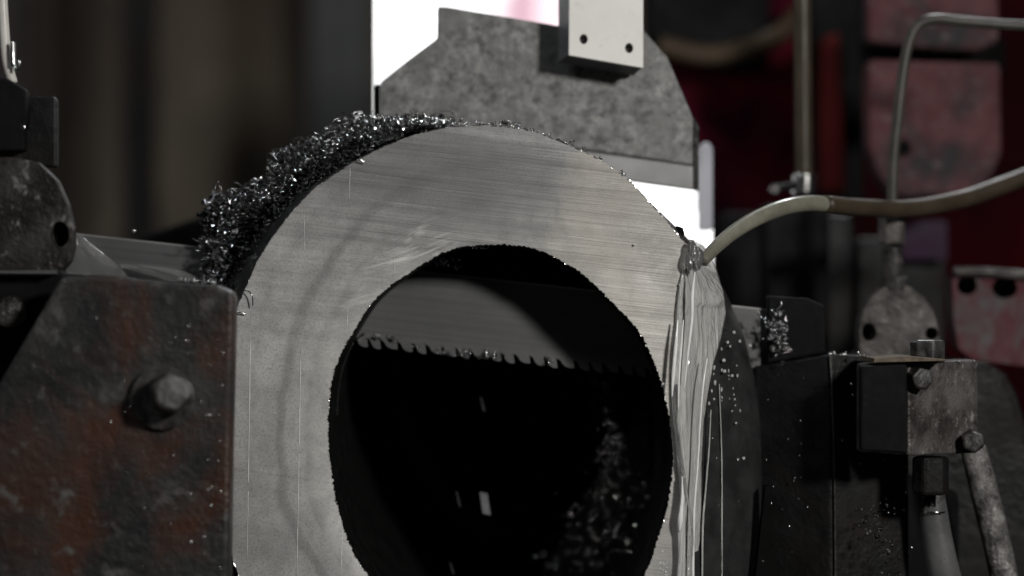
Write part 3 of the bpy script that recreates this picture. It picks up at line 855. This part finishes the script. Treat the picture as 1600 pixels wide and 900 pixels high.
o = sheet("coolant_splash", [(368, 106, 128), (385, 104, 146), (400, 104, 166), (415, 103, 186), (432, 103, 200)], lambda y, x: 2.085, M['layer'], seed=3, ridge=5)
set_props(o, "wet fan of coolant running off the rounded bracket onto the blade", "coolant")
o = sheet("coolant_splash", [(412, 186, 214), (418, 190, 262), (424, 212, 288), (432, 240, 306), (440, 262, 316)], lambda y, x: 2.085, M['layer'], seed=6, ridge=5)
set_props(o, "flat pale trickle of coolant along the blade above the rusty jaw", "coolant")

# ================================================================== COOLANT HOSE AND STREAM
ch = root("coolant_hose", P(1300, 315, 2.05), "bent milky hose arching in from the right and pouring coolant on the pipe", "hose")
tube("hose_tube", [(1098, 408, 2.00), (1115, 390, 2.01), (1145, 364, 2.03), (1180, 342, 2.05), (1225, 324, 2.07), (1262, 318, 2.09), (1300, 320, 2.11)], [9.5, 10.5, 12, 13, 13, 13], M['hose_light'], ch)
tube("hose_sleeve", [(1290, 319, 2.10), (1340, 324, 2.14), (1420, 326, 2.18), (1500, 312, 2.22), (1560, 292, 2.24), (1640, 262, 2.26)], 14, M['hose_brown'], ch)
st = root("coolant_stream", P(1090, 600, 2.0), "stream of clear coolant falling from the hose end down the pipe's right flank", "coolant")
rows = [(374, 1074, 1084), (384, 1071, 1100), (400, 1068, 1110), (430, 1065, 1122), (460, 1060, 1131), (490, 1057, 1134), (530, 1056, 1126), (570, 1052, 1114), (620, 1050, 1105), (655, 1051, 1100), (700, 1056, 1097), (740, 1060, 1096), (790, 1064, 1096), (840, 1066, 1096), (960, 1068, 1098)]
def flank(y, x):
    "surface of the pipe's right flank at a photo position"
    edge = 1106 + (y - 413) * 1.0 if y < 480 else min(1187, 1150 + (y - 480) * .3)
    sx_ = max(0., min(1., (x - 1063) / max(20, edge - 1063)))
    return 1.996 + .095 * math.asin(min(1, sx_ ** 1.11)) * 2 / math.pi
sheet("main_sheet", rows, flank, M['water'], nx=30, amp=.0010, parent=st, seed=1, ridge=3.2)
sheet("side_trickle", [(600, 1055, 1063), (660, 1056, 1066), (720, 1064, 1072), (770, 1063, 1072), (815, 1058, 1071), (870, 1060, 1071), (950, 1054, 1072)], lambda y, x: 1.992, M['water'], nx=8, amp=.001, parent=st, seed=4)
tube("rivulet", [(1049, 600, 1.99), (1051, 640, 1.989), (1058, 690, 1.989), (1067, 730, 1.989), (1074, 780, 1.989), (1082, 830, 1.988), (1083, 960, 1.988)], [.8, 1.2, 1.5, 2, 2, 2], M['layer'], st, 8, 8)
tube("rivulet", [(1105, 560, 1.995), (1099, 600, 1.99), (1094, 660, 1.989), (1090, 730, 1.989), (1085, 790, 1.989), (1083, 870, 1.988), (1083, 960, 1.988)], [1.0,1.5,1.5,1.8,2.2,2.4], M['water_shine'], st, 8, 8)
tube("rivulet", [(1059, 500, 1.989), (1056, 540, 1.987), (1052, 585, 1.987), (1050, 620, 1.987)], [1.2,3.0,3.0,1.2], M['water_shine'], st, 8, 8)
tube("rivulet", [(1111, 640, 2.01), (1108, 700, 2.01), (1103, 760, 2.01), (1098, 830, 2.005), (1097, 960, 2.005)], [.8,1.3,1.6,1.6], M['water'], st, 8, 8)
tube("rivulet", [(1124, 600, 2.025), (1127, 690, 2.025), (1128, 760, 2.025), (1128, 960, 2.025)], [.7,1.1,1.3,1.2], M['water'], st, 8, 8)
# blob of froth at the nozzle

for k_, (x_, y_, r_) in enumerate([(1082, 392, 8), (1091, 404, 9), (1076, 408, 7)]):
    c_ = P(x_, y_, 1.99); rr_ = r_ * K * 2; bm = bmesh.new(); bmesh.ops.create_icosphere(bm, subdivisions=3, radius=rr_)
    vv = [c_ + Vector((v_.co.x, v_.co.y * .6, v_.co.z * 2.1)) * (1 + .3 * noise.noise(v_.co * 200 + Vector((k_, 0, 0)))) for v_ in bm.verts]; bm.verts.index_update()
    ff = [tuple(q.index for q in f_.verts) for f_ in bm.faces]; bm.free()
    link("froth", vv, ff, M['layer'], st, True)

tube("rivulet", [(1068, 500, 1.986), (1064, 545, 1.986), (1061, 590, 1.987), (1060, 640, 1.988)], [.8, 2.2, 1.8, .8], M['water_shine'], st, 8, 8)
tube("rivulet", [(1086, 425, 1.986), (1082, 460, 1.986), (1081, 500, 1.986), (1074, 560, 1.987), (1069, 610, 1.988)], [1., 3., 2.4, 1.8, .7], M['water_shine'], st, 8, 8)
tube("rivulet", [(1066, 745, 1.989), (1066, 780, 1.988), (1063, 812, 1.988), (1062, 830, 1.989)], [.8, 2.6, 4.2, 1.2], M['water_shine'], st, 8, 8)

def drops(name, spots, label, mat=None):
    vs, fs = [], []
    for (px, py, Y, r, el) in spots:
        c = P(px, py, Y); r *= K * Y; b0 = len(vs)
        for i in range(1, 5):
            th = math.pi * i / 5
            for j in range(8):
                ph = 2 * math.pi * j / 8
                vs.append(c + Vector((r * math.sin(th) * math.cos(ph), r * .6 * math.sin(th) * math.sin(ph), r * el * math.cos(th))))
        top = len(vs); vs.append(c + Vector((0, 0, r * el))); vs.append(c - Vector((0, 0, r * el)))
        for i in range(3):
            for j in range(8):
                fs.append((b0 + i * 8 + j, b0 + i * 8 + (j + 1) % 8, b0 + (i + 1) * 8 + (j + 1) % 8, b0 + (i + 1) * 8 + j))
        for j in range(8):
            fs.append((top, b0 + (j + 1) % 8, b0 + j)); fs.append((top + 1, b0 + 24 + j, b0 + 24 + (j + 1) % 8))
    o = link(name, vs, fs, mat or M['drop'], None, True)
    return set_props(o, label, "droplets", None, "stuff")
sp = []
for xx, n_, y0, y1 in [(1108, 16, 500, 760), (1116, 34, 520, 900), (1128, 26, 540, 900), (1140, 20, 560, 900), (1148, 16, 570, 900), (1099, 12, 700, 900), (1034, 6, 860, 900), (1042, 6, 865, 900), (1155, 6, 640, 830)]:
    for k in range(n_):
        y = rg.uniform(y0, y1); sp.append((xx + rg.gauss(0, 2), y, flank(y, xx) - .002 + .006, rg.uniform(.9, 2.1), rg.uniform(1, 2.2)))
for (x_, y_) in [(1147, 519), (1137, 535), (1141, 541), (1131, 563), (1132, 580), (1144, 587), (1156, 533), (1172, 540), (1010, 540), (1027, 571), (1036, 600), (992, 382), (1062, 445), (1162, 716), (1153, 718), (1150, 661)]:
    sp.append((x_, y_, flank(y_, x_) - .004 if x_ > 1064 else 1.997, rg.uniform(1.8, 3.0), 1.0))
drops("coolant_drops", sp, "beads of coolant running down the pipe's dark right flank")

# ================================================================== RED MACHINE BEHIND
rm = root("machine_body", P(1350, 400, 2.9), "dark red painted saw machine body filling the right background", "machine")
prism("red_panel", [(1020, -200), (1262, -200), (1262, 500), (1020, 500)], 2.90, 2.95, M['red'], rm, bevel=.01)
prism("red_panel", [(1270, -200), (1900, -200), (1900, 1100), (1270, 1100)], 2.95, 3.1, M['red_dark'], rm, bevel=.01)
prism("dark_recess", [(1262, -200), (1352, -200), (1352, 330), (1262, 330)], 2.86, 2.93, M['black'], rm, bevel=.01)
prism("red_rib", [(1289, 55), (1312, 50), (1318, 180), (1322, 300), (1290, 300), (1286, 180)], 2.80, 2.85, M['red_bright'], rm, bevel=.004)
prism("dark_column", [(1125, 330), (1262, 335), (1262, 620), (1125, 620)], 2.60, 2.7, M['black'], rm, bevel=.01)
prism("grey_column", [(1289, 332), (1336, 336), (1330, 570), (1289, 570)], 2.55, 2.65, M['dark_steel'], rm, bevel=.006)
prism("grey_column", [(1336, 372), (1480, 372), (1480, 600), (1336, 600)], 2.62, 2.7, M['dark_steel'], rm, bevel=.006)
prism("purple_cover", [(1410, 345), (1480, 345), (1480, 405), (1410, 405)], 2.59, 2.61, mottled("purple_paint", (.012, .003, .014), (.02, .004, .022), 8, 0, (.5, .7)), rm)

dp = root("worn_cover", P(1460, 150, 2.45), "worn pink and grey cover plate on the red machine, with a dark slot across it", "cover plate")
prism("cover_lower", [(1357, 92), (1564, 98), (1566, 240), (1548, 282), (1512, 308), (1395, 308), (1372, 272), (1358, 230)], 2.45, 2.50, M['pink'], dp, bevel=.006)
prism("cover_upper", [(1357, -60), (1560, -60), (1562, 66), (1530, 80), (1470, 78), (1357, 66)], 2.45, 2.50, M['pink'], dp, bevel=.006)
prism("slot", [(1350, 60), (1570, 60), (1570, 110), (1350, 110)], 2.505, 2.53, M['hole'], dp)
drum("cover_hole", 1411, 231, 2.447, 13, .006, M['hole'], dp)

o = tube("rear_hose", [(1030, 70, 2.8), (1100, 86, 2.8), (1160, 78, 2.8), (1215, 55, 2.82), (1250, 20, 2.85)], 16, mottled("tan_hose", (.045, .030, .018), (.06, .042, .026), 10, 0, (.5, .7)))
set_props(o, "blurred tan hose sagging in the dark behind the guide block", "hose")
o = prism("upper_housing", [(1008, -200), (1206, -200), (1206, 30), (1200, 112), (1120, 108), (1030, 84), (1008, 60)], 2.82, 2.88, M['black'], bevel=.02)
set_props(o, "black rounded housing at top right behind the guide block", "housing")

vh = root("vertical_hose", P(1254, 140, 2.3), "straight olive brown hose running down to a clamp above the coolant hose", "hose")
tube("hose_tube", [(1253, -80, 2.3), (1254, 60, 2.3), (1255, 180, 2.3), (1256, 276, 2.3)], 14, M['hose_brown'], vh)
tube("clamp_band", [(1256, 272, 2.3), (1256, 285, 2.3), (1255, 304, 2.3)], 21, M['chrome'], vh, 4, 20)
drum("clamp_screw", 1211, 295, 2.28, 9, .012, M['chrome'], vh, seg=12, bevel=.002)
tube("clamp_bar", [(1206, 296, 2.292), (1224, 292, 2.292), (1244, 290, 2.29)], 6, M['dark_steel'], vh, 4, 10)
o = prism("blade_shroud", [(1199, 462), (1262, 466), (1290, 478), (1290, 551), (1199, 568)], 2.086, 2.0955, M['black'], bevel=.002)
set_props(o, "black oily shroud over the blade between the pipe and the right vise", "blade shroud")
o = prism("dark_support", [(1193, 318), (1294, 318), (1294, 548), (1200, 548)], 2.36, 2.42, M['black'], bevel=.006)
set_props(o, "black upright support beneath the hose clamp", "support")

sp_ = root("steel_line", P(1400, 200, 2.25), "bent thin steel line rising from its nut and turning right", "pipe line")
tube("line_tube", [(1640, 42, 2.2), (1560, 38, 2.2), (1500, 33, 2.2), (1462, 30, 2.2), (1436, 38, 2.2), (1420, 66, 2.2), (1410, 120, 2.2), (1402, 190, 2.2), (1396, 250, 2.2), (1393, 340, 2.2)], 8.5, M['hose'], sp_)
drum("line_nut", 1393, 336, 2.2, 22, .027, M['iron_pale'], sp_, seg=6, axis=(0, 0, -1), bevel=.002)
drum("line_stem", 1394, 386, 2.2, 17, .03, M['iron'], sp_, seg=20, axis=(0, 0, -1))
fl_ = root("oval_flange", P(1405, 500, 2.2), "pale worn oval flange with two dark bolt holes under the thin steel line", "flange")
fo = [(1343, 530), (1344, 505), (1350, 485), (1362, 465), (1380, 450), (1400, 443), (1422, 448), (1444, 465), (1458, 485), (1467, 515), (1470, 545), (1470, 580), (1345, 580)]
plate_holes("flange_body", fo, [(1358, 519, 11.5, 14), (1456, 521, 10, 10)], 2.19, 2.22, M['iron_pale'], fl_, bevel=.002)
prism("flange_backing", [(1346, 500), (1375, 458), (1425, 458), (1462, 500), (1466, 580), (1346, 580)], 2.222, 2.24, M['hole'], fl_)
drum("flange_collar", 1397, 432, 2.2, 22, .012, M['iron'], fl_, seg=20, axis=(0, 0, -1))

rb_ = root("red_bracket", P(1550, 490, 2.3), "scraped pink-red bracket with two round holes at the right edge", "bracket")
plate_holes("bracket_plate", [(1488, 432), (1760, 438), (1760, 585), (1600, 572), (1520, 562), (1498, 545), (1490, 500)], [(1511, 446, 16, 15), (1570, 450, 20, 17)], 2.3, 2.33, M['pink_edge'], rb_, bevel=.004)
tube("bracket_lip", [(1490, 424, 2.295), (1540, 425, 2.295), (1600, 429, 2.295), (1760, 436, 2.295)], 8, M['iron_pale'], rb_, 5, 12)
prism("bracket_backing", [(1492, 434), (1750, 440), (1750, 480), (1492, 478)], 2.335, 2.36, M['hole'], rb_)
drum("bracket_rivet", 1521, 448, 2.325, 6, .008, M['bolt'], rb_, seg=12)

# ================================================================== RIGHT VISE
rj = root("vise_jaw", P(1290, 750, 2.16), "dark oily steel vise jaw with a vertical corner edge right of the pipe", "vise jaw")
def box_corner(name, left, mid, right, top, bot, mat, parent, bevel=.002, back=.1):
    "two faces meeting at the vertical corner mid; each of left/mid/right = (px, Y); top/bot = (left, mid, right) rows"
    T = [P(left[0], top[0], left[1]), P(mid[0], top[1], mid[1]), P(right[0], top[2], right[1])]
    B = [P(left[0], bot[0], left[1]), P(mid[0], bot[1], mid[1]), P(right[0], bot[2], right[1])]
    yb = max(left[1], right[1]) + back
    T += [Vector((T[2].x, yb, T[2].z)), Vector((T[0].x, yb, T[0].z))]; B += [Vector((B[2].x, yb, B[2].z)), Vector((B[0].x, yb, B[0].z))]
    fs = [(0, 1, 2, 3, 4), (9, 8, 7, 6, 5)] + [(i, (i + 1) % 5, 5 + (i + 1) % 5, 5 + i) for i in range(5)]
    return link(name, T + B, fs, mat, parent, False, bevel)
box_corner("jaw_block", (1178, 2.094), (1298, 2.065), (1420, 2.09), (573, 553, 560), (1060, 1060, 1060), M['dark_steel'], rj)
tube("corner_edge", [(1297, 556, 2.063), (1301, 640, 2.063), (1304, 760, 2.063), (1306, 1000, 2.063)], 1.6, M['bolt'], rj, 4, 8)
prism("drape_gap", [(1196, 760), (1203, 760), (1222, 1000), (1170, 1000)], 2.045, 2.06, M['hole'], rj)

bb = root("pump_body", P(1540, 720, 2.25), "big dark rounded housing in the lower right corner", "housing")
arc = [(1380, 566)] + [(1490 + 125 * math.sin(a), 700 - 140 * math.cos(a)) for a in [math.pi * .5 * i / 12 for i in range(1, 13)]] + [(1660, 760), (1700, 1050), (1380, 1050)]
arc = [(1380, 566), (1500, 562), (1548, 566), (1575, 585), (1592, 615), (1605, 660), (1640, 760), (1700, 1050), (1380, 1050)]
prism("housing_shell", arc, 2.22, 2.5, M['dark_steel'], bb, bevel=.01)
prism("housing_foot", [(1345, 800), (1420, 740), (1500, 770), (1500, 1000), (1345, 1000)], 2.19, 2.215, M['black'], bb, bevel=.006)

vb = root("valve_block", P(1440, 640, 2.04), "chipped pale iron valve block with bolts between the dark vise and the round housing", "valve block")
box_corner("block_body", (1343, 2.055), (1419, 2.00), (1528, 2.05), (569, 566, 563), (706, 712, 708), M['iron_pale'], vb, .002, .04)
dark_l = prism("shaded_block_side", [(1345, 572), (1417, 569), (1418, 709), (1345, 704)], 1.985, 1.998, M['black'], vb, bevel=.002)  # black slab paints the shade onto the block's left side
drum("block_bolt", 1443, 592, 1.99, 19, .02, M['bolt'], vb, seg=6, rot=.2, axis=(-.3, 1, 0), bevel=.002)
drum("block_bolt", 1521, 690, 2.02, 19, .02, M['bolt'], vb, seg=6, rot=.4, axis=(.1, 1, 0), bevel=.002)
drum("cap_bolt", 1449, 531, 2.03, 28, .020, M['bolt'], vb, seg=6, axis=(0, 0, -1), bevel=.002, rot=.3)
prism("gasket", [(1366, 560), (1420, 557), (1480, 562), (1482, 563.5), (1366, 566)], 1.985, 2.06, mottled("rusty_gasket", (.06, .045, .03), (.13, .10, .07), 80, .1, (.4, .7)), vb)
drum("outlet_nut", 1454, 713, 2.03, 30, .032, M['dark_steel'], vb, seg=6, axis=(0, 0, -1), bevel=.003)

dh = root("drain_hose", P(1470, 830, 2.06), "dark grey hose with a shiny slotted ferrule below the valve block", "hose")
tube("hose_tube", [(1456, 760, 2.06), (1459, 800, 2.06), (1466, 850, 2.06), (1478, 905, 2.06), (1500, 980, 2.06)], [18, 22, 24, 25, 26], mottled("dark_hose", (.06, .06, .062), (.10, .10, .10), 20, 0, (.35, .5)), dh)
tube("ferrule", [(1456, 771, 2.06), (1457, 786, 2.06), (1458, 797, 2.06)], 20.5, M['bolt'], dh, 4, 24)
tube("ferrule_rim", [(1458, 797.5, 2.06), (1458, 800, 2.06), (1458, 803, 2.06)], 22.5, M['chrome'], dh, 3, 24)
for k, sx in enumerate((1447, 1454, 1461)):
    prism("ferrule_slot", [(sx - 1.5, 776), (sx + 1.5, 776), (sx + 1.5, 791), (sx - 1.5, 791)], 2.0475 - .0004 * k, 2.056, M['hole'], dh)
dp2 = tube("worn_pipe", [(1520, 700, 2.11), (1532, 745, 2.11), (1548, 810, 2.11), (1562, 870, 2.11), (1580, 960, 2.11)], [20, 22, 22, 22], mottled('worn_pipe_coat', (.05, .047, .045), (.25, .24, .23), 60, .3, (.25, .5), hi=(.45, .44, .42), bump=1., pits=1., spec=.4))
set_props(dp2, "slanted pipe with pale worn coating in the lower right corner", "pipe")

# chrome beads added as blurred wet glints on edges and jaws
sp = []
for (a, b_, y0, y1, Y, n_) in [(1196, 1250, 560, 548, 2.12, 22), (1250, 1345, 552, 556, 2.11, 14), (1340, 1358, 554, 560, 2.05, 7), (1320, 1345, 560, 640, 2.09, 6), (280, 335, 436, 446, 1.855, 7), (205, 216, 360, 366, 1.9, 1), (1180, 1215, 480, 545, 2.07, 6)]:
    for k in range(n_): t = rg.random(); sp.append((a + (b_ - a) * t, y0 + (y1 - y0) * t + rg.uniform(-3, 1), Y, rg.uniform(1.6, 3.4), 1))
for k in range(80): sp.append((rg.uniform(1185, 1480), rg.uniform(560, 890), 2.03 + rg.random() * .06, rg.uniform(.8, 2.0), 1))
for k in range(70): sp.append((350 - abs(rg.gauss(0, 70)), rg.uniform(455, 890), 1.864, rg.uniform(.8, 2.4), 1))
drops("spray_drops", sp, "chrome beads put in as wet glints over both vise jaws beside the pipe", M['chrome']); bpy.data.objects["spray_drops"]["category"] = "glint beads"; bpy.data.objects["spray_drops"].name = "glint_beads"
sp = [(P(1425 + (t_ := rg.random()) * 40 + rg.gauss(0, 12), 790 + t_ * 110 + rg.gauss(0, 8), 2.0 + rg.random() * .05), rg.uniform(.001, .0025), rg) for k in range(80)]
sp = [(c - Vector((.035, 0, 0)), s_, g_) for c, s_, g_ in sp]
curls("hose_swarf", sp, M['chip_dull'], "small chips caught left of the drain hose")
